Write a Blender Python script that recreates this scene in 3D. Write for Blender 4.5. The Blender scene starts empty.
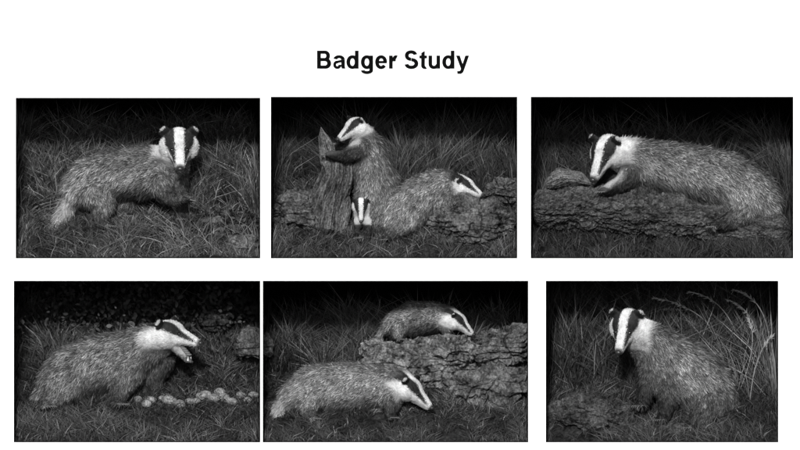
import bpy, bmesh, math, numpy as np
from mathutils import Vector
S=0.5   # world metres per 100 photo px
rng=np.random.default_rng(7)
sc=bpy.context.scene
sc.view_settings.view_transform='Standard'; sc.view_settings.look='None'; sc.view_settings.exposure=0
# ---------------------------------------------------------------- helpers
def P(px,py,d=0.): return np.array([(px-400)/100.,d,(225-py)/100.])
def unit(v):
    v=np.asarray(v,float); return v/np.maximum(np.linalg.norm(v,axis=-1,keepdims=True),1e-9)
def h3(i,j,k,s):
    n=(i*374761393+j*668265263+k*2147483647+s*974634777)&0xffffffff
    n=((n^(n>>13))*1274126177)&0xffffffff
    return ((n^(n>>16))&0xffff)/65535.
def vn(p,s=0):
    p=np.asarray(p,float); f=np.floor(p).astype(np.int64); t=p-f; t=t*t*(3-2*t)
    i,j,k=f[:,0],f[:,1],f[:,2]; r=0
    for a in (0,1):
        for b in (0,1):
            for c in (0,1):
                w=(t[:,0] if a else 1-t[:,0])*(t[:,1] if b else 1-t[:,1])*(t[:,2] if c else 1-t[:,2])
                r=r+w*h3(i+a,j+b,k+c,s)
    return r*2-1
def fbm(p,o=4,s=0,g=.5):
    r=0;a=1;t=0
    for q in range(o):
        r=r+a*vn(p*2**q+17.3*q,s+q);t+=a;a*=g
    return r/t
def worley(p,s=0):
    """F1,F2 distances and a random value per cell"""
    f=np.floor(p).astype(np.int64); n=len(p); F1=np.full(n,9.);F2=np.full(n,9.);ID=np.zeros(n)
    for a in (-1,0,1):
        for b in (-1,0,1):
            for c in (-1,0,1):
                i,j,k=f[:,0]+a,f[:,1]+b,f[:,2]+c
                q=np.stack([i+h3(i,j,k,s+1),j+h3(i,j,k,s+2),k+h3(i,j,k,s+3)],1)
                d=np.linalg.norm(q-p,axis=1); m=d<F1
                F2=np.where(m,F1,np.minimum(F2,d)); ID=np.where(m,h3(i,j,k,s+5),ID); F1=np.where(m,d,F1)
    return F1,F2,ID
def sstep(a,b,x):
    t=np.clip((x-a)/(b-a),0,1); return t*t*(3-2*t)
def mat(name,rough=.8,spec=.2,color=None,bump=0,bscale=60,var=0):
    m=bpy.data.materials.new(name); m.use_nodes=True; nt=m.node_tree; b=nt.nodes['Principled BSDF']
    b.inputs['Roughness'].default_value=rough; b.inputs['Specular IOR Level'].default_value=spec
    if color is None:
        a=nt.nodes.new('ShaderNodeAttribute'); a.attribute_name='Col'
        if var:
            tc=nt.nodes.new('ShaderNodeTexCoord'); n=nt.nodes.new('ShaderNodeTexNoise'); n.inputs['Scale'].default_value=bscale; n.inputs['Detail'].default_value=5
            nt.links.new(tc.outputs['Object'],n.inputs['Vector'])
            mr=nt.nodes.new('ShaderNodeMapRange'); mr.inputs['From Min'].default_value=.3; mr.inputs['From Max'].default_value=.7
            mr.inputs['To Min'].default_value=1-var; mr.inputs['To Max'].default_value=1+var
            nt.links.new(n.outputs['Fac'],mr.inputs['Value'])
            vm=nt.nodes.new('ShaderNodeVectorMath'); vm.operation='SCALE'
            nt.links.new(a.outputs['Color'],vm.inputs[0]); nt.links.new(mr.outputs['Result'],vm.inputs['Scale'])
            nt.links.new(vm.outputs[0],b.inputs['Base Color'])
        else: nt.links.new(a.outputs['Color'],b.inputs['Base Color'])
    else: b.inputs['Base Color'].default_value=(color,color,color,1)
    if bump:
        tc=nt.nodes.new('ShaderNodeTexCoord'); n=nt.nodes.new('ShaderNodeTexNoise'); n.inputs['Scale'].default_value=bscale; n.inputs['Detail'].default_value=6
        nt.links.new(tc.outputs['Object'],n.inputs['Vector'])
        bp=nt.nodes.new('ShaderNodeBump'); bp.inputs['Strength'].default_value=bump; bp.inputs['Distance'].default_value=.01
        nt.links.new(n.outputs['Fac'],bp.inputs['Height']); nt.links.new(bp.outputs[0],b.inputs['Normal'])
    return m
M_fur=mat('fur',.6,.2); M_skin=mat('skin',.9,.1); M_grass=mat('grass_blades',.6,.2); M_soil=mat('soil',.95,.05,None,.6,80,.5)
M_rock=mat('mossy_rock',.9,.1,None,1.,100,.6)
M_white=mat('white_paint',.9,.0,.86); M_black=mat('black_paint',.9,.02,.003); M_eye=mat('wet_eye',.12,.7,.004); M_claw=mat('claw',.4,.4,.10)
M_nose=mat('nose_pad',.35,.4,.02); M_tooth=mat('tooth',.3,.4,.6); M_leaf=mat('leaf',.6,.2)
def mk(name,V,T=None,Q=None,col=None,m=None,smooth=False,parent=None):
    V=np.asarray(V,np.float32)*S
    T=np.zeros((0,3),int) if T is None else np.asarray(T,int); Q=np.zeros((0,4),int) if Q is None else np.asarray(Q,int)
    me=bpy.data.meshes.new(name); me.vertices.add(len(V)); me.vertices.foreach_set('co',V.ravel())
    lo=np.concatenate([Q.ravel(),T.ravel()]).astype(np.int32); me.loops.add(len(lo)); me.loops.foreach_set('vertex_index',lo)
    tot=np.concatenate([np.full(len(Q),4),np.full(len(T),3)]).astype(np.int32); st=np.concatenate([[0],np.cumsum(tot)[:-1]]).astype(np.int32)
    me.polygons.add(len(tot)); me.polygons.foreach_set('loop_start',st); me.polygons.foreach_set('loop_total',tot)
    me.update(calc_edges=True); 
    if smooth: me.polygons.foreach_set('use_smooth',np.ones(len(tot),bool))
    if col is not None:
        c=np.ones((len(V),4),np.float32); col=np.asarray(col,np.float32); c[:,:3]=np.clip(col,0,1)[:,None]
        at=me.color_attributes.new('Col','FLOAT_COLOR','POINT'); at.data.foreach_set('color',c.ravel())
    if m: me.materials.append(m)
    o=bpy.data.objects.new(name,me); sc.collection.objects.link(o)
    if parent: o.parent=parent
    return o
def empty(name):
    e=bpy.data.objects.new(name,None); e.empty_display_size=.1; sc.collection.objects.link(e); return e
bm=bmesh.new(); bmesh.ops.create_icosphere(bm,subdivisions=3,radius=1); ICO=np.array([v.co[:] for v in bm.verts]); ICOT=np.array([[v.index for v in f.verts] for f in bm.faces]); bm.free()
bm=bmesh.new(); bmesh.ops.create_icosphere(bm,subdivisions=7,radius=1); ICO5=np.array([v.co[:] for v in bm.verts]); ICO5T=np.array([[v.index for v in f.verts] for f in bm.faces]); bm.free()
class Acc:
    def __init__(s): s.V=[];s.T=[];s.n=0
    def add(s,V,T): s.V.append(V); s.T.append(T+s.n); s.n+=len(V)
    def get(s): return np.concatenate(s.V),np.concatenate(s.T)
def ribbons(R,D,W,L,wd,bend,cb,cm,ct):
    n=len(R); L=np.asarray(L)[:,None]*np.ones((n,1)); wd=np.asarray(wd)*np.ones(n); wd=wd[:,None]
    p1=R+D*L*.5+bend*.25*L; p2=R+D*L+bend*L
    V=np.stack([R-W*wd*.5,R+W*wd*.5,p1+W*wd*.42,p1-W*wd*.42,p2],1).reshape(-1,3)
    b=np.arange(n)[:,None]*5
    Q=b+np.array([[0,1,2,3]]); T=b+np.array([[3,2,4]])
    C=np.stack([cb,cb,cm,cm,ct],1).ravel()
    return V,Q,T,C
# ---------------------------------------------------------------- badger
CLX=[-1,-.5,-.1,.35,.7,.95]; CLY=[.07,.13,.17,.035,-.055,-.09]
def badger(body,legs,tail,head,tone=1.,nh=30000,hl=1.,mouth=0.,kd=.78,seed=0,legk=.09):
    rg=np.random.default_rng(100+seed); nh=int(nh*1.5); tone=tone*1.08
    root=empty('badger'); acc=Acc()
    smp=[]
    def chain(ch,hlen):
        ch=np.array([list(P(c[0],c[1],c[2]))+[c[3]/100.,c[4]] for c in ch])
        for a,b in zip(ch[:-1],ch[1:]):
            L=np.linalg.norm(b[:3]-a[:3]); n=max(2,int(L/.02)); fl=unit(b[:3]-a[:3])
            for t in np.linspace(0,1,n):
                q=a*(1-t)+b*t; r=q[3]
                acc.add(q[:3]+ICO*r*np.array([1,kd,1]),ICOT)
                smp.append(list(q[:3])+[r,q[4]]+list(fl)+[hlen])
    chain(body,.075*hl)
    if tail: chain(tail,.10*hl)
    claws=Acc()
    for lg in legs:
        chain(lg['c'],.036*hl)
        e=lg['c'][-1]; p=P(e[0],e[1],e[2]); r=e[3]/100.
        f=unit(np.array(lg.get('f',(.6,-.7,-.1)))); sd=unit(np.cross(f,[0,0,1]))
        acc.add(p+f*r*.5+ICO@np.diag([1,1,.6])*r*1.05,ICOT)
        for i in range(5):
            t=(i-2)/2.
            tp=p+f*r*(1.35-.25*abs(t))+sd*t*r*.85-np.array([0,0,r*.15])
            acc.add(tp+ICO*r*.34,ICOT)
            ang=np.linspace(0,2*np.pi,6,endpoint=False); u=np.array([0,0,1.])
            ring=tp+f*r*.2+(np.cos(ang)[:,None]*sd+np.sin(ang)[:,None]*u)*r*.12
            mid=tp+f*r*.7+np.array([0,0,r*.05])+(np.cos(ang)[:,None]*sd+np.sin(ang)[:,None]*u)*r*.08
            tip=(tp+f*r*1.05-np.array([0,0,r*.3]))[None]
            V=np.concatenate([ring,mid,tip]); T=[]
            for k in range(6):
                k2=(k+1)%6; T+=[[k,k2,6+k2],[k,6+k2,6+k],[6+k,6+k2,12]]
            claws.add(V,np.array(T))
    H=P(*head['p']); s=head['s']/100.; f=unit(np.array(head['f'],float)); up0=np.array(head.get('u',(0,-.15,1.)),float)
    r=unit(np.cross(f,up0)); u=np.cross(r,f); Rm=np.stack([f,r,u])
    def loc(a,b,c): return H+s*(np.array([a,b,c])@Rm)
    def ell(c,rad): acc.add(loc(*c)+s*((ICO*np.array(rad))@Rm),ICOT)
    ell((-.02,0,0),(.46,.38,.35)); 
    for sg in (-1,1):
        ell((-.06,sg*.22,-.12),(.36,.26,.27)); ell((.3,sg*.08,-.04),(.28,.19,.21))
        ell((-.14,sg*.35,.26),(.07,.12,.14))
    for t in np.linspace(0,1,14):
        ell((.2+.68*t,0,.0-.1*t),(.2,.26*(1-t)+.115*t,.25*(1-t)+.10*t))
    for t in np.linspace(0,1,12):
        ell((.05+.72*t*(1-.15*mouth),0,-.2-.02*t-mouth*.36*t),(.14,.2*(1-t)+.075*t,.14*(1-t)+.06*t))
    for t in np.linspace(0,1,6):
        q=P(*body[0][:3]); acc.add(H*(1-t)+q*t+ICO*(.34*s*(1-t)+body[0][3]/100.*t)*np.array([1,.85,1]),ICOT)
        smp.append(list(H*(1-t)+q*t)+[.34*s*(1-t)+body[0][3]/100.*t,body[0][4]]+list(unit(q-H))+[.055*hl])
    V,T=acc.get()
    o=mk('body',V,T); 
    md=o.modifiers.new('r','REMESH'); md.mode='VOXEL'; md.voxel_size=.0135*S; 
    sm=o.modifiers.new('s','SMOOTH'); sm.factor=.5; sm.iterations=5
    dg=bpy.context.evaluated_depsgraph_get(); ev=o.evaluated_get(dg); me=bpy.data.meshes.new_from_object(ev)
    me.calc_loop_triangles()
    nv=len(me.vertices); V=np.zeros(nv*3,np.float32); me.vertices.foreach_get('co',V); V=V.reshape(-1,3).astype(float)/S
    T=np.zeros(len(me.loop_triangles)*3,np.int32); me.loop_triangles.foreach_get('vertices',T); T=T.reshape(-1,3)
    N=np.zeros(nv*3,np.float32); me.vertex_normals.foreach_get('vector',N); N=N.reshape(-1,3).astype(float)
    bpy.data.objects.remove(o)
    smp=np.array(smp)
    lc=((V-H)/s)@Rm.T
    wrel=sstep(.75,1.1,np.linalg.norm(lc,axis=1))[:,None]*.6
    E=np.concatenate([T[:,[0,1]],T[:,[1,2]],T[:,[2,0]]])
    deg=np.bincount(E[:,0],minlength=nv).astype(float)[:,None]; deg=np.maximum(deg,1)
    for it in range(12):
        a_=np.stack([np.bincount(E[:,0],weights=V[E[:,1],q],minlength=nv) for q in range(3)],1)/deg
        V=V+(a_-V)*wrel
    D=np.linalg.norm(V[:,None,:]-smp[None,:,:3],axis=2)/smp[None,:,3]; w=1./np.maximum(D,.2)**7; w/=w.sum(1,keepdims=True)
    dark=w@smp[:,4]; flow=w@smp[:,5:8]; hlen=w@smp[:,8]
    lc=((V-H)/s)@Rm.T; a,b,c=lc[:,0],np.abs(lc[:,1]),lc[:,2]
    rad=np.sqrt(b*b+c*c)
    hw=sstep(-.85,-.35,a+.12*vn(V*12,2))*(1-sstep(.55,.7,b))*(1-sstep(-.38,-.55,c)*1.)*(1-sstep(.6,.8,c))
    hf=sstep(-.7,-.25,a)*(1-sstep(.55,.8,rad))
    flow=flow*(1-hf[:,None])+(-f+0*V)*hf[:,None]; hlen=hlen*(1-hf)+.028*hf*s/.42
    hlen=np.where(a>.4,np.where(hf>.5,.014*s/.42,hlen),hlen)
    A=V[T[:,0]];B=V[T[:,1]];C=V[T[:,2]]; fn=np.cross(B-A,C-A); ar=np.linalg.norm(fn,axis=1)*.5; fny=fn[:,1]/np.maximum(ar*2,1e-9)
    hft=hf[T].mean(1); pr=ar*(1+2.0*hft)*np.where(fny>.45,.15,1); pr/=pr.sum()
    ti=rg.choice(len(T),nh,p=pr); r1=np.sqrt(rg.random(nh)); r2=rg.random(nh); W3=np.stack([1-r1,r1*(1-r2),r1*r2],1)
    def itp(q): 
        x=q[T[ti]]; return (x*W3[...,None]).sum(1) if x.ndim==3 else (x*W3).sum(1)
    p=itp(V); nrm=unit(itp(N)); fl=itp(flow); hl_=itp(hlen); dk=itp(dark); hwt=itp(hw); hfh=itp(hf)
    lr=((p-H)/s)@Rm.T; lb=np.abs(lr[:,1]); lcz=lr[:,2]; la=lr[:,0]
    g=np.array([0,0,-.3]); nz=np.stack([vn(p*7,3),vn(p*7,4),vn(p*7,5)],1)
    fl=unit(fl)+g*(1-hfh[:,None])+.3*nz*(1-.8*hfh[:,None]); fl=fl-nrm*(fl*nrm).sum(1,keepdims=True); fl=unit(fl)
    cl=np.stack([vn(p*38,6),vn(p*38,7),vn(p*38,8)],1)
    D=unit(fl+nrm*(.2+.25*rg.random((nh,1)))+cl*.36*(1-hfh[:,None])+rg.normal(0,.2,(nh,3)))
    Wd=unit(np.cross(nrm,D)+rg.normal(0,.15,(nh,3))); L=hl_*(.45+.75*rg.random(nh))
    br=.5+.5*fbm(p*6,3,11); br2=.5+.5*vn(p*24,19); st=rg.random(nh)*.72+.28*np.clip(.5+.7*vn(p*50,23),0,1); mu=(.4+1.0*br)*(.55+.9*br2)
    coat_t=tone*(.09+.64*st**2.4)*mu; coat_m=tone*(.025+.27*(st**2.4))*mu; coat_b=tone*.04+0*st
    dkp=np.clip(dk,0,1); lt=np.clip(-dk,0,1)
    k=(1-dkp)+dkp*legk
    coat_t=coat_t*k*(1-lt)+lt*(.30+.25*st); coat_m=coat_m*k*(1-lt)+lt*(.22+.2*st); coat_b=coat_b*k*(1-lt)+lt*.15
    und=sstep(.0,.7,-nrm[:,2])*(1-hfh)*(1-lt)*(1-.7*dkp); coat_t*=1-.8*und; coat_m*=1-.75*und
    bl=np.where(la>.3,.105,.105+.04*(.3-la))
    jit=rg.normal(0,.016,nh)
    stripe=sstep(bl-.015,bl+.015,lb+jit)
    cline=np.interp(la,CLX,CLY)
    lo_=sstep(cline-.025,cline+.025,lcz+jit)
    stripe=stripe*lo_
    front=sstep(.86,.95,la)
    white=(.40+.34*st)*(.8+.4*br2); blk=.010+.014*st
    face=white*(1-stripe)+blk*stripe
    face=face*(1-.85*front)
    nap=sstep(-.15,-.6,la)*(1-stripe)*sstep(.0,.1,lcz)
    face=face*(1-.75*nap)
    chk=sstep(-.06,-.34,lcz)*(1-stripe); face=face*(1-.35*chk)
    thr=sstep(-.28,-.40,lcz)*sstep(.5,.2,la); face=face*(1-.8*thr)
    ear=(np.abs(la+.14)<.13)&(np.hypot((lb-.37),(lcz-.29))<.2)&(np.hypot(lb,lcz)>.42)
    tipz=np.hypot(lb,lcz)
    face=np.where(ear,np.where(tipz>.52,.36,.014),face)
    hwt=np.where(ear,1,hwt)
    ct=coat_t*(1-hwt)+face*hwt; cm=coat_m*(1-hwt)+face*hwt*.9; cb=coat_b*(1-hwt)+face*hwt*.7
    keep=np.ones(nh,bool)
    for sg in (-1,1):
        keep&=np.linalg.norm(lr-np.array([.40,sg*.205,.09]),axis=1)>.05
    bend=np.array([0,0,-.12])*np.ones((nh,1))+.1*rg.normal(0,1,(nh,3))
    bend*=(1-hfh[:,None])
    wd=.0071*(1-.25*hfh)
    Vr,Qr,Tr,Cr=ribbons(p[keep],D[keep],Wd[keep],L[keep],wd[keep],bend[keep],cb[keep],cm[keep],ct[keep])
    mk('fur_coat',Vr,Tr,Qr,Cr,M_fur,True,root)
    stv=sstep(.09,.12,b)*sstep(-.02,.02,c-np.interp(a,CLX,CLY))
    sk=np.where(hw>.5,.30*(1-stv)+.01,.05*tone*(1-.8*np.clip(dark,0,1))+.15*np.clip(-dark,0,1))
    sk=np.where(a>.9,.03,sk)
    mk('body',V,T,None,sk,M_skin,True,root)
    fa=Acc()
    for sg in (-1,1): fa.add(loc(.385,sg*.19,.085)+ICO*s*.048,ICOT)
    v,t=fa.get(); mk('eyes',v,t,None,None,M_eye,True,root)
    n1=Acc(); n1.add(loc(.975,0,-.08)+s*((ICO*np.array([.07,.09,.07]))@Rm),ICOT)
    v,t=n1.get(); mk('nose',v,t,None,None,M_nose,True,root)
    if mouth:
        te=Acc()
        for sg in (-1,1):
            for (aa,bb,c0,c1) in [(.80,.07,-.15,-.27),(.72,.08,-.16,-.2),(.62,.1,-.17,-.21),(.64,.065,-.22-.33*mouth,-.10-.33*mouth)]:
                ang=np.linspace(0,2*np.pi,5,endpoint=False)
                base=np.stack([loc(aa+.025*np.cos(x),sg*bb+.025*np.sin(x),c0) for x in ang]); tip=loc(aa,sg*bb,c1)[None]
                te.add(np.concatenate([base,tip]),np.array([[k,(k+1)%5,5] for k in range(5)]))
        v,t=te.get(); mk('teeth',v,t,None,None,M_tooth,False,root)
        to=Acc()
        for q in np.linspace(0,1,8): to.add(loc(.2+.40*q,0,-.14-.27*mouth*q)+s*((ICO*np.array([.09,.08,.035]))@Rm),ICOT)
        v,t=to.get(); mk('tongue',v,t,None,np.full(len(v),.12),M_skin,True,root)
    v,t=claws.get(); mk('claws',v,t,None,None,M_claw,True,root)
    return root
# ---------------------------------------------------------------- settings pieces
def fuzz(name,V,T,N,n,ln,wd,c0,c1,parent=None,up=.5,seed=0,mt=None):
    rg=np.random.default_rng(seed+50); A=V[T[:,0]];B=V[T[:,1]];C=V[T[:,2]]; ar=np.linalg.norm(np.cross(B-A,C-A),axis=1); fn=unit(np.cross(B-A,C-A))
    ti=rg.choice(len(T),n,p=ar/ar.sum()); r1=np.sqrt(rg.random(n));r2=rg.random(n)
    p=A[ti]*(1-r1)[:,None]+B[ti]*(r1*(1-r2))[:,None]+C[ti]*(r1*r2)[:,None]; nn=fn[ti]
    k=(nn[:,2]>-.1)&(fbm(p*7,2,seed)>.0)&(p[:,1]>.06); p=p[k]; nn=nn[k]; n=len(p)
    D=unit(nn+np.array([0,0,up])+rg.normal(0,.6,(n,3))); Wd=unit(np.cross(D,nn+rg.normal(0,.3,(n,3))))
    c=(c0+(c1-c0)*rg.random(n)**2)*(.6+.8*(.5+.5*fbm(p*10,2,seed+3)))
    V_,Q_,T_,C_=ribbons(p,D,Wd,ln*(.4+rg.random(n)),wd,rg.normal(0,.3,(n,3)),c*.5,c*.8,c*1.2)
    return mk(name,V_,T_,Q_,C_,mt or M_grass,False,parent)
def rock(name,px,py,d,rx,rz,ry,seed=0,amp=.28,base=.05,fz=2500,fr=2.2,parent=None,rot=0.,soil=False):
    v=ICO5.copy(); sz=np.array([rx,ry,rz])/100.
    q0=v*sz+seed*3.1
    wq=q0+.07*np.stack([fbm(q0*8,3,seed+k) for k in (1,2,3)],1)
    F1,F2,ID=worley(wq*np.array([3.2,4,5.5]),seed); crk=1-sstep(.0,.06,F2-F1)
    lowf=fbm(q0*3.5,3,seed,.5); rid=1-2*np.abs(fbm(q0*np.array([4,6,9]),4,seed+9,.5)); fine=fbm(q0*60,3,seed+20,.65); mid=fbm(q0*np.array([14,20,26]),3,seed+14,.5)
    # horizontal strata give hard ledges
    stv=q0[:,2]*16+1.6*fbm(q0*3,3,seed+41); led=np.abs((stv%1)-.5)*2; led=sstep(.15,.6,led)
    disp=lowf*.12+(ID-.5)*.05-crk*(0. if soil else .045)+rid*.035+mid*.016+fine*.006+(0 if soil else .022*(led-.5))
    v=v*sz+unit(v/sz)*(disp*min(1.,min(rx,rz)/14.))[:,None]
    if rot: 
        c_,s_=math.cos(rot),math.sin(rot); v=np.stack([v[:,0]*c_-v[:,2]*s_,v[:,1],v[:,0]*s_+v[:,2]*c_],1)
    v=v+P(px,py,d); v[:,1]=np.maximum(v[:,1],.03)
    lich=sstep(.05,.3,fbm(v*13,4,seed+60,.6))
    col=base*(.62+.25*ID+.9*fine+.5*mid+.7*fbm(v*7,3,seed+2)+.55*lich)*(1-.5*crk)*1.25; col=np.clip(col,.004,1)
    par=parent or empty(name)
    mk('soil_body' if soil else 'rock_body',v,ICO5T,None,col,M_rock,True,par)
    if fz: fuzz('moss',v,ICO5T,None,fz,.03,.006,.01,base*1.6,par,.6,seed)
    return par
def log(name,pts,seed=0,base=.05,fz=6000,amp=.3,long=1.6,cells=(7,3.2),rough=0.):
    pts=np.array([list(P(a,b,c))+[r/100.] for a,b,c,r in pts]); n=460; m=180
    cum=np.concatenate([[0],np.cumsum(np.linalg.norm(np.diff(pts[:,:3],axis=0),axis=1))]); t=np.linspace(0,cum[-1],n)
    cen=np.stack([np.interp(t,cum,pts[:,i]) for i in range(4)],1)
    dr=unit(np.gradient(cen[:,:3],axis=0)); sd=unit(np.cross(dr,[0,1,.01])); up=np.cross(sd,dr)
    an=np.linspace(0,2*np.pi,m,endpoint=False)
    ca,sa=np.cos(an),np.sin(an)
    V=cen[:,None,:3]+(sd[:,None]*ca[None,:,None]+up[:,None]*sa[None,:,None])*cen[:,None,3:4]
    flat=V.reshape(-1,3); q=np.stack([np.repeat(t,m)*3/1.6*long,np.tile(ca,n)*1.6,np.tile(sa,n)*1.6],1)
    wq=np.stack([np.repeat(t,m)*cells[0],np.tile(ca,n)*cells[1],np.tile(sa,n)*cells[1]],1)
    wq=wq+(.35+rough*.4)*np.stack([fbm(q*3,2,seed+k) for k in (1,2,3)],1)
    F1,F2,ID=worley(wq,seed); e1=sstep(.0,.16,F2-F1); G1,G2,IG=worley(wq*2.4+3,seed+7); e2=sstep(.02,.25,G2-G1); fine=fbm(q*14,3,seed+6,.65); mid=fbm(q*5,4,seed+16,.6)
    kc=1-.45*rough
    ds=fbm(q*1.3,3,seed,.5)+kc*(.5*(ID-.5)-.4*(1-e1)+.22*(IG-.5)-.14*(1-e2))+.1*fine+rough*(.28*mid+.25*(1-2*np.abs(fbm(q*2.5,4,seed+30,.5)))+.08*fine)
    endf=np.minimum(1,np.minimum(np.repeat(t,m),cum[-1]-np.repeat(t,m))/.1)
    cc=np.repeat(cen[:,:3],m,axis=0); V=cc+(flat-cc)*((1+amp*ds)*np.sqrt(np.clip(endf,0,1)))[:,None]; V[:,1]=np.maximum(V[:,1],.03)
    i=np.arange(n-1)[:,None]*m; j=np.arange(m)[None]; j2=(j+1)%m
    Q=np.stack([i+j,i+j2,i+m+j2,i+m+j],-1).reshape(-1,4); T=np.concatenate([Q[:,[0,1,2]],Q[:,[0,2,3]]])
    col=base*(.6+kc*(.5*ID-.15)+.3*IG+(.9+.4*rough)*fine+.7*rough*mid+.6*fbm(V*11,3,seed+2))*(1-kc*.6*(1-e1))*(.75+.25*e2)*1.3; col=np.clip(col,.004,1)
    par=empty(name); mk('bark',V,T,None,col,M_rock,True,par)
    if fz: fuzz('moss',V,T,None,fz,.035,.007,.01,base*1.8,par,.6,seed)
    return par
PAN=[(16,98,260,258),(271,97,517,258),(531,97,793,258),(14,281,260,442),(263,281,528,442),(546,281,778,442)]
GP=[(.8,.75,1.0),(1.,.75,.6),(.6,.8,1.0),(.9,.7,.9),(.85,.8,.7),(.9,.75,1.0)]
DEP=1.6
def gz(i,x,y):
    x0,y0,x1,y1=PAN[i]; s1,yb,s2=GP[i]
    p=np.stack([x,y,0*x+i*5.],1)
    z=(225-y1)/100.-.03+s1*np.minimum(y,yb)+s2*np.maximum(0,y-yb)+.05*fbm(p*3.5,3,i)*np.clip(y*3,0,1)
    if i==0: z=z+.12*np.exp(-((x+1.78)/.38)**2-((y-.35)/.22)**2)*(1+.4*fbm(p*9,2,3))   # earth mound
    return z
def ground(i,base=.024):
    x0,y0,x1,y1=PAN[i]; X=np.linspace((x0-400)/100.,(x1-400)/100.,240); Y=np.linspace(.02,DEP-.03,160); xx,yy=np.meshgrid(X,Y); xx=xx.ravel();yy=yy.ravel()
    z=gz(i,xx,yy); V=np.stack([xx,yy,z],1); V[:,2]+=.015*fbm(V*25,3,4)
    n=240; a=np.arange(159)[:,None]*n+np.arange(239)[None]; Q=np.stack([a,a+1,a+n+1,a+n],-1).reshape(-1,4)
    mk('ground',V,None,Q,np.clip(base*(.6+.8*fbm(V*12,4,i)+.5*fbm(V*40,2,i+3)),.002,1),M_soil,True)
def grass(i,n,h=(.08,.25),c=(.01,.06),wd=.009,y=(.03,1.5),lean=.6,seed=0,xr=None,name='grass',tipb=1.4,pw=2.,dry=.06,sweep=0.,hole=None):
    rg=np.random.default_rng(900+seed+i); x0,y0,x1,y1=PAN[i]; bx0,bx1=(x0-400+1)/100.,(x1-400-1)/100.
    if xr: x0,x1=xr
    X=(x0-400+1)/100.+rg.random(n)*((x1-x0-2)/100.); Y=y[0]+rg.random(n)*(y[1]-y[0]); Z=gz(i,X,Y)
    R=np.stack([X,Y,Z-.01],1); pt=fbm(R*4,3,seed+i); p2=fbm(R*10,2,seed+i+40)
    k=rg.random(n)<.72+1.0*pt+.9*p2
    if hole: k&=((X-hole[0])/hole[2])**2+((Y-hole[1])/hole[3])**2>rg.random(n)
    R=R[k]; pt=pt[k]; p2=p2[k]; n=len(R)
    th=rg.random(n)*2*np.pi; ln=np.stack([np.cos(th),.5*np.sin(th),0*th],1)*(lean*rg.random((n,1)))
    ln+=.45*np.stack([vn(R*6,seed+1),0*th,0*th],1)+np.array([sweep,0,0])
    D=unit(ln+np.array([0,0,1.])); bend=ln*.9+np.array([0,0,-.35])*rg.random((n,1))
    D[:,1]=np.where(R[:,1]<.1,np.abs(D[:,1]),D[:,1]); bend[:,1]=np.where(R[:,1]<.3,np.abs(bend[:,1]),bend[:,1])
    L=(h[0]+(h[1]-h[0])*rg.random(n)**1.5)*(1+.5*pt+.5*p2)
    tip=R+(D+bend)*L[:,None]
    for ax,lo,hi in ((0,bx0,bx1),(1,.03,DEP-.02)):    # blades stay inside their own case
        out=(tip[:,ax]<lo)|(tip[:,ax]>hi); D[:,ax]=np.where(out,-.3*D[:,ax],D[:,ax]); bend[:,ax]=np.where(out,-.3*bend[:,ax],bend[:,ax])
    Wd=unit(np.stack([D[:,2],rg.normal(0,.5,n),-D[:,0]],1))
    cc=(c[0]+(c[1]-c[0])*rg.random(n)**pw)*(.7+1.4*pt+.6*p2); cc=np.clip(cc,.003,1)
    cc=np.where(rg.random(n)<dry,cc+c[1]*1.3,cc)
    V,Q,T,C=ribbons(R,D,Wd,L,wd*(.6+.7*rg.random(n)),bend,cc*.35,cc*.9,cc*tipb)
    return mk(name,V,T,Q,C,M_grass,False)
def leaves(name,pi,cen,spread,n,size,c,seed=0,flat=.0,clump=0):
    rg=np.random.default_rng(seed+5); cen=P(*cen); R=cen+rg.normal(0,1,(n,3))*np.array(spread)/100.*.5
    k=(R[:,0]>(PAN[pi][0]-395)/100.)&(R[:,0]<(PAN[pi][2]-405)/100.)
    if clump: k&=fbm(R*6,2,seed)>-.1
    R=R[k]; n=len(R)
    R[:,1]=np.clip(R[:,1],.08,DEP-.06)
    if flat: R[:,2]=gz(pi,R[:,0],R[:,1])+.015+.02*rg.random(n)
    D=unit(rg.normal(0,1,(n,3))*np.array([1,.6,1-flat])); W=unit(np.cross(D,rg.normal(0,.5,(n,3))+np.array([0,-1 if not flat else 0,flat*1.5])))
    L=size/100.*(.5+rg.random(n)); w=L*.32
    mid=R+D*L[:,None]*.5; fold=unit(np.cross(D,W))*(L*.08)[:,None]; w=w[:,None]
    V=np.stack([R,R+D*L[:,None]*.28+W*w*.8+fold,R+D*L[:,None]*.62+W*w*.8+fold,R+D*L[:,None],R+D*L[:,None]*.62-W*w*.8+fold,R+D*L[:,None]*.28-W*w*.8+fold,mid],1).reshape(-1,3)
    b=np.arange(n)[:,None]*7; T=np.concatenate([b+np.array([[6,k,(k+1)%6]]) for k in range(6)])
    cc=(c[0]+(c[1]-c[0])*rg.random(n)**2)*(.7+.9*fbm(R*5,2,seed+1)); C=np.repeat(np.clip(cc,.004,1),7)
    return mk(name,V,T,None,C,M_leaf,False)
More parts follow.
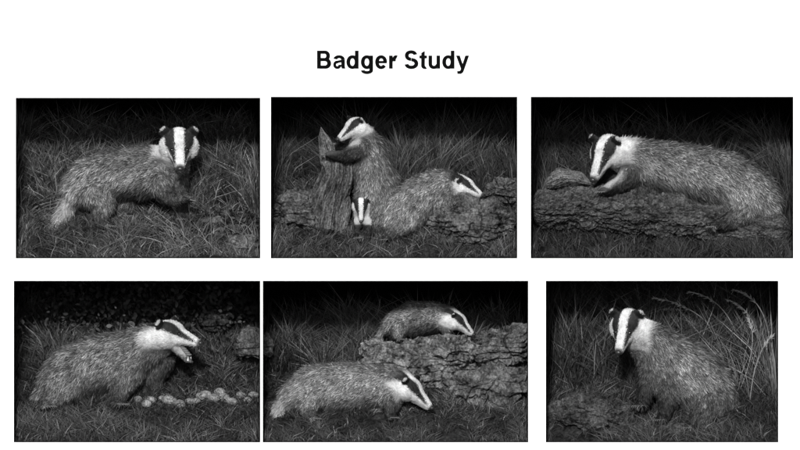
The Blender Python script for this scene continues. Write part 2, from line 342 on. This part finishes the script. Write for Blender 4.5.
def seedgrass(name,stems,seed=0,c=.12):
    rg=np.random.default_rng(seed); Vs=[];Qs=[];Ts=[];Cs=[];off=0
    for st in stems:
        pts=np.array([P(*q) for q in st]); t=np.linspace(0,1,40)
        B=(1-t)[:,None]**2*pts[0]+2*((1-t)*t)[:,None]*pts[1]+(t**2)[:,None]*pts[2]
        tan=unit(np.gradient(B,axis=0)); W=unit(np.cross(tan,[0,1,0])); w=.004
        V=np.stack([B-W*w,B+W*w],1).reshape(-1,3); a=np.arange(39)*2; Q=np.stack([a,a+1,a+3,a+2],1)
        Vs.append(V);Qs.append(Q+off);Cs.append(np.full(len(V),c*.7));off+=len(V)
        m=34; k=27+(rg.random(m)*12.9).astype(int); R=B[k]; D=unit(tan[k]+W[k]*rg.normal(0,.3,(m,1))+rg.normal(0,.15,(m,3))+np.array([0,0,-.25]))
        V,Q,T,C=ribbons(R,D,unit(np.cross(D,[0,1,.1])),.03+.045*rg.random(m)*(1-(k-27)/18.),.008,rg.normal(0,.1,(m,3)),np.full(m,c*.6),c*(.6+rg.random(m)),c*(.8+rg.random(m)))
        Vs.append(V);Qs.append(Q+off);Ts.append(T+off);Cs.append(C);off+=len(V)
    return mk(name,np.concatenate(Vs),np.concatenate(Ts),np.concatenate(Qs),np.concatenate(Cs),M_grass)
# ---------------------------------------------------------------- board, cases, frames
def boxes(name,bs,m,parent=None):
    V=[];Q=[];n=0
    for (x0,x1,y0,y1,z0,z1) in bs:
        V+=[[x,y,z] for x in (x0,x1) for y in (y0,y1) for z in (z0,z1)]
        Q+=[[n+a for a in q] for q in ((0,1,3,2),(4,6,7,5),(0,4,5,1),(2,3,7,6),(0,2,6,4),(1,5,7,3))]; n+=8
    return mk(name,V,None,Q,None,m,False,parent)
xs=sorted({-4.9,4.9}|{(p[k]-400)/100. for p in PAN for k in (0,2)}); zs=sorted({-3.0,2.8}|{(225-p[k])/100. for p in PAN for k in (1,3)})
V=[[x,0,z] for z in zs for x in xs]; Q=[]; nx=len(xs)
for j in range(len(zs)-1):
    for i in range(nx-1):
        cx=(xs[i]+xs[i+1])/2*100+400; cz=225-(zs[j]+zs[j+1])/2*100
        if any(p[0]<cx<p[2] and p[1]<cz<p[3] for p in PAN): continue
        a=j*nx+i; Q.append([a,a+1,a+nx+1,a+nx])
mk('white_display_board',V,None,Q,None,M_white)
t=.008
for (a,b,c,d) in PAN:
    x0,x1,z1,z0=(a-400)/100,(c-400)/100,(225-b)/100,(225-d)/100
    boxes('picture_frame',[(x0-.002,x0+t,-.006,.02,z0-.002,z1+.002),(x1-t,x1+.002,-.006,.02,z0-.002,z1+.002),(x0+t,x1-t,-.005,.02,z1-t,z1+.002),(x0+t,x1-t,-.005,.02,z0-.002,z0+t)],M_black)
    boxes('display_case',[(x0-.008,x0-.001,.021,DEP,z0-.1,z1+.02),(x1+.001,x1+.008,.021,DEP,z0-.1,z1+.02),(x0-.008,x1+.008,DEP,DEP+.02,z0-.1,z1+.02),(x0,x1,.021,DEP-.001,z1+.001,z1+.01),(x0,x1,.021,DEP-.001,z0-.09,z0-.08)],M_black)
V=[[-60,-60,-3.05],[60,-60,-3.05],[60,60,-3.05],[-60,60,-3.05]]
mk('lawn',V,None,[[0,1,2,3]],[.05]*4,M_soil)
boxes('board_post',[(-4.6,-4.4,.03,.2,-3.06,2.7)],M_black); boxes('board_post',[(4.4,4.6,.03,.2,-3.06,2.7)],M_black)
# title: cut lettering, heavy grotesque
TV=[];TQ=[];lay=[0]
def quadstrip(A,B):
    off=len(TV); lay[0]+=1; yy=-.008-.0004*(lay[0]%9)
    for a_,b_ in zip(A,B): TV.append([a_[0],yy,a_[1]]); TV.append([b_[0],yy,b_[1]])
    for k in range(len(A)-1): TQ.append([off+2*k,off+2*k+1,off+2*k+3,off+2*k+2])
pen=[0.]
def rect(x0,x1,y0,y1): 
    x0-=9;x1+=9
    quadstrip([(pen[0]+x0,y0),(pen[0]+x1,y0)],[(pen[0]+x0,y1),(pen[0]+x1,y1)])
def ring(cx,cy,ox,oy,ix,iy,a0=0,a1=360,e=2.08):
    ox+=9;oy+=3;ix=max(ix-10,1);iy=max(iy-9,1)
    an=np.radians(np.linspace(a0,a1,56)); cx+=pen[0]
    se=lambda v:math.copysign(abs(v)**(2/e),v)
    quadstrip([(cx+ox*se(math.cos(q)),cy+oy*se(math.sin(q))) for q in an],[(cx+ix*se(math.cos(q)),cy+iy*se(math.sin(q))) for q in an])
def strip(A,B): quadstrip([(x+pen[0]-5,y) for x,y in A],[(x+pen[0]+5,y) for x,y in B])
def gB(): rect(73,218,0,716); rect(210,400,594,719); rect(210,420,299,425); rect(210,420,-3,124); ring(400,509,205,207,62,88,-90,90); ring(420,211,232,211,82,90,-90,90)
def ga(): rect(375,512,60,345); ring(275,350,237,181,100,82,0,165); ring(200,152,163,162,60,68,60,360); strip([(200,312),(300,335),(400,355)],[(200,225),(300,240),(400,262)]) ; strip([(375,100),(395,0)],[(512,100),(535,0)])
def gd(): ring(285,259,245,271,103,160); rect(400,538,0,716)
def gg(): ring(285,259,245,271,103,160); rect(400,538,-60,519); ring(290,-60,248,151,110,48,185,360)
def ge(): ring(278,259,245,271,105,160,0,322); rect(80,512,212,305)
def gr(): rect(65,203,0,519); ring(350,290,160,240,20,110,65,180)
def gS(): ring(325,520,258,208,115,90,15,270); ring(335,203,285,215,140,95,-170,90)
def gt(): rect(92,230,110,519); strip([(92,519),(92,625)],[(230,519),(230,705)]); rect(15,318,412,519); ring(245,115,153,127,15,18,180,300)
def gu(): rect(68,205,190,519); rect(405,543,0,519); ring(292,190,224,202,87,88,180,350)
def gy(): strip([(8,519),(215,-5)],[(158,519),(340,20)]); strip([(402,519),(222,0),(185,-80),(120,-100),(60,-92)],[(548,519),(345,-30),(300,-140),(215,-208),(50,-205)])
for ch in [(gB,722),(ga,556),(gd,611),(gg,611),(ge,556),(gr,389),(None,278),(gS,667),(gt,333),(gu,611),(gd,611),(gy,556)]:
    if ch[0]: ch[0]()
    pen[0]+=ch[1]
TV=np.array(TV); kk=1.52/(TV[:,0].max()-TV[:,0].min()); TV[:,0]=(TV[:,0]-TV[:,0].min())*kk-.83; TV[:,2]=TV[:,2]*kk*1.06+(225-68.5)/100
mk('title_lettering',TV,None,TQ,None,M_black)
# ---------------------------------------------------------------- grounds & grass
for i in range(6): ground(i)
md_=(-1.78,.33,.42,.26)
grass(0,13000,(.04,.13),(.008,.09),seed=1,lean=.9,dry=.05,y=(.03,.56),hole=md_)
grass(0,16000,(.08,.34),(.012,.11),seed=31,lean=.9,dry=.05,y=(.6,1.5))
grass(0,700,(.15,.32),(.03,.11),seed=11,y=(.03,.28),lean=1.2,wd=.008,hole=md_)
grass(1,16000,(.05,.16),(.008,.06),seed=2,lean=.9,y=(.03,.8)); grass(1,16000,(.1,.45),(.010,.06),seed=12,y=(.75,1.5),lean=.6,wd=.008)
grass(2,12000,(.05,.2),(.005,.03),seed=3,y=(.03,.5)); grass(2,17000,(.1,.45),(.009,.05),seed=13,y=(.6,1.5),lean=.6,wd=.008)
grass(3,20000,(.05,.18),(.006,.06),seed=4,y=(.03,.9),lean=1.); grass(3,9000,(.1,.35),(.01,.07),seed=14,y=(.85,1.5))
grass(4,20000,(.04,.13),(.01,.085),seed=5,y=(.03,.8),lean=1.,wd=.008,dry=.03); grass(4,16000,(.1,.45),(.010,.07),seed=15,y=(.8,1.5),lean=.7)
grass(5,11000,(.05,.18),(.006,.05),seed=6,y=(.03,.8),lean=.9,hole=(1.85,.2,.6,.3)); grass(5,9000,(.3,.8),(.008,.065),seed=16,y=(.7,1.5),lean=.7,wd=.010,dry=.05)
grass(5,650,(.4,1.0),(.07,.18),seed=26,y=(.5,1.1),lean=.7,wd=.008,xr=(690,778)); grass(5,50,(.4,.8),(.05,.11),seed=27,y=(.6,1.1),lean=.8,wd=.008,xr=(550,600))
# ---------------------------------------------------------------- badgers
L=lambda c,f=(.6,-.7,-.1):{'c':c,'f':f}
badger([(173,164,.46,16,.3),(160,168,.52,22,.1),(140,173,.57,26,0),(115,176,.58,26,0),(93,181,.58,25,0),(82,188,.58,20,0)],
 [L([(160,182,.38,13,.35),(164,195,.32,8,.75),(174,200,.24,6.5,.75),(185,197,.20,5.5,.75)],(1,-.3,-.3)),
  L([(176,176,.50,12,.8),(181,198,.47,8,.9),(176,217,.46,6.5,.9)]),
  L([(96,192,.48,18,.1),(106,206,.44,10,.6),(98,215,.42,7,.9),(104,224,.40,6.5,.9)]),
  L([(114,190,.64,14,.5),(128,201,.62,8,1),(122,214,.56,6,1)])],
 [(75,193,.58,8,-.3),(66,208,.55,8,-.9),(57,222,.46,4,-1)],
 dict(p=(179,144,.34),s=40,f=(.03,-.82,-.57)),tone=1.15,nh=36000,seed=1,legk=.13)
badger([(362,137,.42,13,.2),(369,155,.42,19,0),(376,178,.42,21,0),(379,200,.42,24,0),(377,216,.4,22,0)],
 [L([(360,148,.3,10,.7),(346,157,.24,7,1),(331,155,.2,5,1)],(-1,-.2,.1)),
  L([(360,146,.5,9,.8),(346,150,.5,7,1),(334,147,.42,5,1)],(-1,-.2,.1)),
  L([(380,216,.34,14,.2),(372,229,.26,9,.9),(366,236,.2,6,1)],(-.8,-.5,-.1)),
  L([(375,216,.5,14,.5),(364,228,.5,8,1),(358,235,.5,6,1)],(-.8,-.5,-.1))],
 None,dict(p=(354,127,.36),s=25,f=(-.70,-.55,-.42)),tone=.85,nh=24000,seed=2,hl=.75)
badger([(458,186,.34,12,.1),(442,188,.34,18,0),(424,197,.34,23,0),(408,210,.32,23,0),(400,219,.30,17,0)],
 [L([(404,222,.22,13,.2),(394,232,.2,8,.9),(388,238,.18,5,1)],(-.5,-.7,-.1)),L([(445,200,.28,10,.8),(448,215,.26,7,1),(450,228,.24,5,1)])],
 None,dict(p=(466,186,.32),s=23,f=(.72,-.5,-.30)),tone=1.35,nh=24000,seed=3,hl=.75)
badger([(362,216,.26,9,.8),(365,224,.3,10,.8),(368,230,.34,9,.8)],[L([(358,222,.2,5,1),(357,230,.18,4,1),(357,236,.17,3,1)],(0,-1,-.1)),L([(368,222,.2,5,1),(369,230,.18,4,1),(369,236,.17,3,1)],(0,-1,-.1))],
 None,dict(p=(361,206,.2),s=19,f=(.0,-.6,-.8),u=(0,-.3,1)),tone=.6,nh=9000,seed=4,hl=.5)
badger([(630,157,.38,19,.25),(655,166,.42,25,.0),(690,173,.45,28,0),(725,182,.45,30,0),(748,194,.43,28,0),(760,206,.4,21,0)],
 [L([(635,172,.30,13,.8),(622,184,.22,9,1),(608,190,.18,6.5,1)],(-.8,-.6,-.1)),L([(632,168,.5,12,.9),(615,180,.5,8,1),(600,188,.46,6,1)],(-.8,-.6,-.1)),
  L([(750,200,.34,20,.0),(744,214,.26,13,.35),(728,223,.18,8,.9),(718,225,.15,6,1)],(-.8,-.5,-.1))],
 [(768,216,.4,9,-.1),(774,226,.36,7,-.3),(776,234,.33,4,-.4)],
 dict(p=(606,151,.26),s=38,f=(-.40,-.58,-.74)),tone=1.0,nh=38000,seed=5,legk=.07)
badger([(150,345,.50,20,.1),(128,357,.56,26,0),(100,365,.58,30,0),(74,374,.58,29,0),(58,384,.56,21,0)],
 [L([(128,372,.44,17,.1),(121,390,.38,10,.6),(116,402,.36,7,1)]),L([(158,362,.58,16,1),(152,380,.6,10,1),(160,392,.58,7,1)]),
  L([(66,384,.45,21,0),(57,398,.37,11,.3),(44,404,.35,7,.8)],(.5,-.7,-.1)),L([(80,388,.7,15,.6),(88,396,.7,8,1)])],
 [(46,388,.56,8,-.2),(38,396,.54,5,-.4)],
 dict(p=(171,334,.42),s=38,f=(.80,-.55,-.16)),tone=1.05,nh=36000,seed=6,mouth=1.15)
badger([(400,384,.42,15,.1),(376,387,.46,22,-.05),(346,388,.48,26,-.08),(316,391,.48,26,-.08),(297,397,.47,18,-.08)],
 [L([(392,396,.34,12,.7),(391,407,.3,8,1),(390,416,.28,5,1)]),L([(380,400,.5,10,1),(377,410,.45,5,1)]),
  L([(314,398,.36,15,.1),(306,410,.3,8,.8),(312,417,.28,5,1)]),L([(325,400,.55,12,.8),(328,409,.5,5,1)])],
 [(287,401,.46,8,-.4),(279,408,.42,7,-.9),(274,417,.38,4,-1)],
 dict(p=(411,389,.38),s=31,f=(.74,-.36,-.56)),tone=1.35,nh=34000,seed=7,hl=.8)
badger([(450,317,.8,10,.1),(434,317,.84,15,0),(413,319,.85,17,0),(396,324,.85,13,0)],
 [L([(446,324,.75,7,.7),(447,336,.72,4,1)]),L([(400,328,.75,9,.2),(397,338,.72,4,1)])],
 [(386,328,.85,5,-.1),(380,334,.84,3,-.3)],dict(p=(458,321,.76),s=23,f=(.76,-.36,-.54)),tone=1.2,nh=18000,seed=8,hl=.6)
badger([(646,340,.36,19,.25),(666,358,.41,26,.05),(688,376,.45,33,0),(703,388,.45,31,.05),(713,400,.42,24,.15)],
 [L([(652,368,.30,14,.75),(647,388,.25,9,1),(643,404,.22,6.5,1)],(-.5,-.8,-.1)),L([(668,382,.30,15,.8),(668,402,.22,9,1),(664,418,.18,6,1)],(-.5,-.8,-.1)),
  L([(711,402,.32,19,.3),(703,416,.22,12,.8),(692,426,.17,6,1)],(-.6,-.7,-.1))],
 None,dict(p=(627,325,.28),s=38,f=(-.25,-.68,-.68)),tone=.95,nh=38000,seed=9)
# ---------------------------------------------------------------- props
leaves('leaf_litter',0,(226,242,.3),(60,22,22),700,5,(.01,.12),1,.5,0)
rock('mossy_rock',243,243,.16,18,9,10,1,fz=200,base=.06); rock('mossy_rock',214,222,.42,14,6,10,2,fz=200,base=.05); rock('mossy_rock',233,228,.34,9,5,7,3,fz=60,base=.07)
a=Acc(); rg=np.random.default_rng(5)
for k in range(60):
    x_=-1.72+rg.normal(0,.24); y_=.26+rg.normal(0,.10)
    if not(-2.2<x_<-1.44 and y_>.08): continue
    r=.012+.03*rg.random()**2; z_=float(gz(0,np.array([x_]),np.array([y_]))[0])+r*.5
    v=ICO*(1+.35*fbm(ICO*1.6+k,2,k))[:,None]*r*np.array([1.2,1,.8]); a.add(v+np.array([x_,y_,z_]),ICOT)
v,tt=a.get(); mk('soil_clods',v,tt,None,.045+.05*fbm(v*25,3,5),M_rock,True)
log('broken_tree_stump',[(322,238,.38,22),(327,205,.38,18),(337,177,.38,15),(338,154,.40,14)],3,.06,400,.28,.7,(2.2,5))
log('stump_spike',[(330,172,.36,9),(327,149,.36,8),(323,136,.36,5),(321,127,.36,1.5)],13,.09,0,.25,.7,(2.5,4))
log('broken_branch',[(340,236,.28,6),(344,215,.26,6),(349,196,.26,4)],14,.09,0,.25,.7,(3,3))
rock('mossy_rock',298,212,.42,30,20,20,5,.4,.06,700,3.); 
rock('mossy_rock',470,224,.26,44,24,20,6,.35,.055,1200,3.); rock('mossy_rock',502,192,.55,16,14,14,7,.35,.06,300)
log('mossy_log',[(531,208,.36,20),(580,206,.36,20),(640,212,.36,24),(720,224,.36,18),(792,232,.36,15)],8,.048,5000,.38,2.0,(1.8,3.6),.6)
log('pale_branch',[(545,184,.3,6),(560,176,.28,8),(578,177,.26,6),(592,184,.24,4)],9,.10,0,.3,2,(2,3))
leaves('leafy_undergrowth',3,(205,308,1.0),(130,30,44),2600,5,(.01,.06),3,.0,1)
leaves('leafy_undergrowth',3,(60,305,1.1),(110,30,40),1600,4.5,(.01,.05),4,.0,1)
rock('mossy_rock',250,346,.8,15,12,14,21,.35,.05,400,3.); rock('mossy_rock',215,320,.98,16,9,12,22,.35,.03,400,3.)
a=Acc(); rg=np.random.default_rng(12)
for k in range(22):
    px=138+k*5.7+rg.normal(0,1.9); y_=.42+.0035*k+rg.normal(0,.035); r=(3.8+1.9*rg.random())/100
    if px>254: continue
    x_=(px-400)/100.; z_=float(gz(3,np.array([x_]),np.array([y_]))[0])+r*1.25
    v=ICO*(1+.10*fbm(ICO*2+k,2,k))[:,None]*np.array([r*(1+.3*rg.random()),r,r*.85]); a.add(v+np.array([x_,y_,z_]),ICOT)
v,tt=a.get(); mk('round_stones',v,tt,None,.17+.14*(fbm(v*30,3,5)),M_rock,True)
rock('mossy_rock',420,364,.82,58,24,22,11,.32,.10,300,2.6); rock('mossy_rock',505,348,.8,30,22,22,12,.35,.07,300); rock('mossy_rock',490,388,.6,42,17,22,15,.38,.065,400)
rock('mossy_rock',382,350,.85,20,11,12,16,.3,.10,60); rock('mossy_rock',455,352,.72,24,13,12,26,.35,.10,60)
rock('earth_mound',590,414,.25,45,18,14,17,.4,.035,900,3.,soil=True)
rock('earth_mound',655,434,.2,60,9,10,18,.35,.03,600,3.,soil=True)
sg=[[(745,380,.9),(740,300,.8),(690,292,.7)],[(760,390,.9),(765,310,.8),(728,300,.7)],[(730,380,.9),(725,310,.8),(655,298,.8)],[(770,380,.8),(776,300,.6),(735,290,.5)],
 [(750,400,.5),(755,350,.5),(773,335,.5)],[(600,370,1),(640,300,1),(680,310,1)],[(740,390,.6),(760,340,.6),(748,318,.6)]]
seedgrass('meadow_grass_seed_heads',sg,4,.20)
# ---------------------------------------------------------------- light, camera, sky
w=bpy.data.worlds.new('World'); sc.world=w; w.use_nodes=True; nt=w.node_tree; bg=nt.nodes['Background']
sk=nt.nodes.new('ShaderNodeTexSky'); sk.sky_type='NISHITA'; sk.sun_disc=False; sk.sun_elevation=math.radians(21); sk.sun_rotation=math.radians(184)
bw=nt.nodes.new('ShaderNodeRGBToBW'); nt.links.new(sk.outputs[0],bw.inputs[0]); nt.links.new(bw.outputs[0],bg.inputs[0]); bg.inputs[1].default_value=.14
sl=bpy.data.lights.new('sun','SUN'); sl.energy=4.7; sl.angle=math.radians(6); so=bpy.data.objects.new('sun',sl); sc.collection.objects.link(so); so.rotation_euler=(math.radians(69),0,math.radians(-5))
cam=bpy.data.cameras.new('camera'); cam.type='ORTHO'; cam.ortho_scale=8.*S; cam.clip_end=500; co=bpy.data.objects.new('camera',cam); sc.collection.objects.link(co)
co.location=(0,-10,0); co.rotation_euler=(math.radians(90),0,0); sc.camera=co
